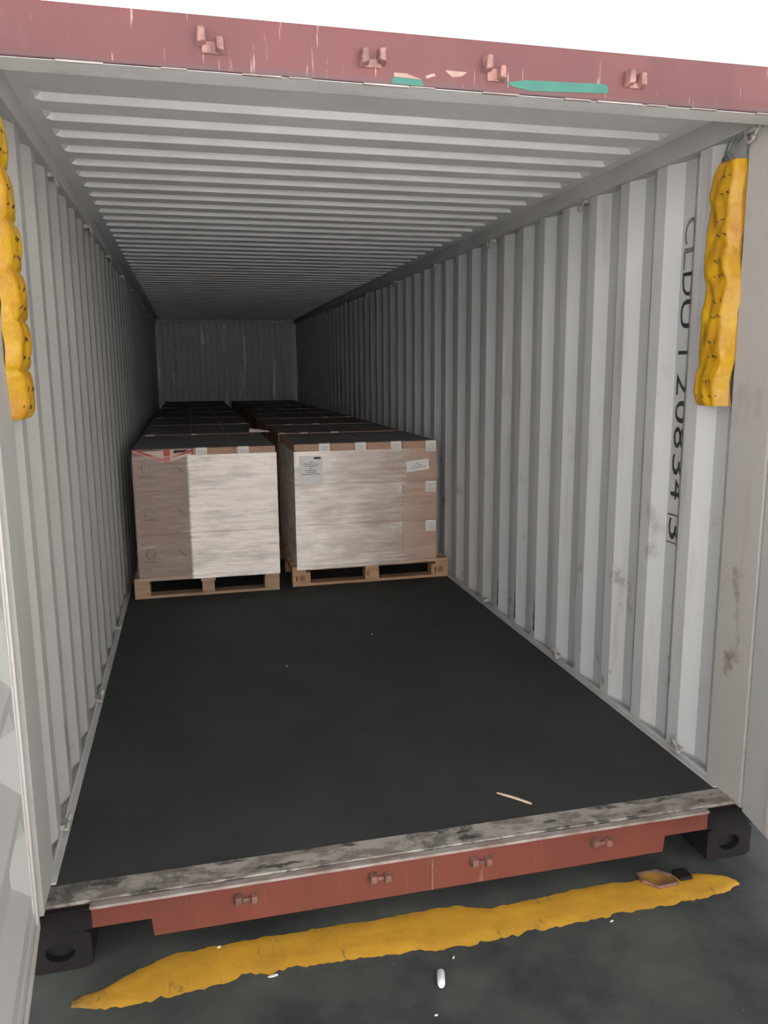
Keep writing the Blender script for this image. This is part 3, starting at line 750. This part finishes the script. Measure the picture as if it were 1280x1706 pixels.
# papers stuck on the right film (children of the film)
def sheet(parent, cx, cz, wd, hg, rot, lines, logo, label):
    b = MB(); R_ = Matrix.Rotation(rot, 4, 'Y')
    T = Matrix.Translation((cx, -0.012, cz)) @ R_
    b.box(-wd/2, wd/2, -0.0006, 0.0006, -hg/2, hg/2, 0, T)
    rnd = random.Random(lines*3)
    for q in range(lines):
        zz = hg*(0.28-0.42*q/max(1, lines-1)) if lines > 3 else hg*(0.22-0.40*q/max(1, lines-1)); l = wd*rnd.uniform(0.45, 0.88) if q not in (0, 3) else wd*0.18; xx = -l/2
        while xx < l/2:
            s_ = rnd.uniform(0.004, 0.014); b.box(xx, min(l/2, xx+s_), -0.0012, -0.0005, zz-0.0022, zz+0.0022, 1, T); xx += s_+0.0025
    if logo: b.box(wd*0.12, wd*0.42, -0.0012, -0.0005, hg*0.38, hg*0.45, 1, T)
    return tag(b.build('paper_sheet', [M_PAPER, M_INK], parent), label)
sheet(fR, 0.134-PR[0][0], 0.846-PH_, 0.168, 0.205, 0.0, 7, True, 'white printed A4 sheet')
sheet(fR, 0.918-PR[0][0], 0.852-PH_, 0.172, 0.078, -0.11, 3, False, 'tilted white label')
b = MB()                                                    # torn flap of film lying on the load behind
b.grid(6, 4, lambda i, j: (-0.20+0.165*i/5, 4.53+0.05*j/3-0.01*i/5, 1.0325+(0.0 if j in (0, 3) else 0.030*(1-i/6))+0.006*abs(noise.noise((i*0.8, j*0.9, 3)))))
tag(b.build('film_scrap', simple('cloudy film scrap', (0.85, 0.74, 0.68), None, 10, rough=0.3), smooth=True), 'crumpled scrap of cloudy film on top of the second left load', 'film scrap')

# ------------------------------------------------------------------ small things on floor and ground
b = MB()
n = 9
for i in range(n-1):
    pass
sp = [Vector((0.353+(0.094)*t, 0.293-0.101*t+0.001*math.sin(t*PI), 0.004+0.002*math.sin(t*PI))) for t in [i/8 for i in range(9)]]
wds = [0.0015, 0.003, 0.0045, 0.005, 0.0055, 0.0055, 0.005, 0.0045, 0.003]
dn = (sp[-1]-sp[0]).normalized(); sd = Vector((-dn.y, dn.x, 0))
vs_ = []
for p, q in zip(sp, wds): vs_ += [p+sd*q+Vector((0, 0, -0.0035)), p-sd*q+Vector((0, 0, -0.0035)), p-sd*q*0.6+Vector((0, 0, 0.002)), p+sd*q*0.6+Vector((0, 0, 0.002))]
fs_ = [(0, 1, 2, 3), (35, 34, 33, 32)]
for i in range(8):
    for k in range(4): fs_.append((i*4+k, i*4+(k+1) % 4, i*4+4+(k+1) % 4, i*4+4+k))
b.add(vs_, fs_)
tag(b.build('wood_splinter', M_SPLINT), 'pale wood splinter lying on the dark floor near the sill', 'splinter')
b = MB()                                                    # white plastic tube with an open end
ax = Vector((-0.016, -0.058, 0)).normalized(); pr = Vector((-ax.y, ax.x, 0)); p0 = Vector((-0.048, -0.288, GZ+0.0115))
rings = [(0.0, 0.0100, 0), (0.0015, 0.0112, 0), (0.040, 0.0114, 0), (0.046, 0.0112, 0), (0.053, 0.0085, 0), (0.055, 0.0055, 0), (0.048, 0.0048, 0)]
sg = 18; vs_ = []; fs_ = []
for (t, r, _) in rings:
    for k in range(sg):
        a = 2*PI*k/sg; vs_.append(p0+ax*t+pr*r*math.cos(a)+Vector((0, 0, r*math.sin(a))))
for i in range(len(rings)-1):
    for k in range(sg): fs_.append((i*sg+k, i*sg+(k+1) % sg, (i+1)*sg+(k+1) % sg, (i+1)*sg+k))
fs_ += [tuple(range(sg-1, -1, -1)), tuple((len(rings)-1)*sg+k for k in range(sg))]
b.add(vs_, fs_)
tag(b.build('plastic_tube', M_WHITE, smooth=True), 'small white plastic tube lying on the dark ground', 'tube')
def scrap(x, y, z, l, wd, rz, label, seed):
    r = random.Random(seed); b = MB(); n = 7
    poly = [(math.cos(2*PI*i/n)*l/2*r.uniform(0.7, 1), math.sin(2*PI*i/n)*wd/2*r.uniform(0.7, 1)) for i in range(n)]
    b.prism(poly, lambda p: (p[0], p[1], 0), lambda p: (p[0]*0.9, p[1]*0.9, 0.003+0.002*p[0]/l))
    o = b.build('paper_scrap', M_PAPER, loc=(x, y, z)); o.rotation_euler = (0, 0, rz)
    return tag(o, label, 'litter')
scrap(-0.525, -0.176, GZ+0.004, 0.040, 0.010, 0.1, 'white scrap at the lower edge of the yellow stripe, left half', 1)
scrap(0.011, -0.231, GZ, 0.012, 0.006, 0.9, 'tiny white fleck just above the white plastic tube', 2)
scrap(-0.105, -0.426, GZ, 0.014, 0.005, 0.0, 'tiny white fleck below the white plastic tube', 3)
scrap(0.554, -0.202, GZ, 0.016, 0.006, 0.2, 'white fleck below the yellow stripe right of centre', 4)
scrap(-0.675, -0.014, GZ+0.002, 0.014, 0.008, 0.2, 'white fleck on the upper edge of the yellow stripe, left end', 5)
scrap(-0.247, 1.776, 0.0, 0.012, 0.008, 0.3, 'pale fleck on the floor in front of the left pallet', 6)
scrap(0.304, 2.16, 0.0, 0.014, 0.010, 0.3, 'pale fleck on the floor in front of the right pallet', 7)
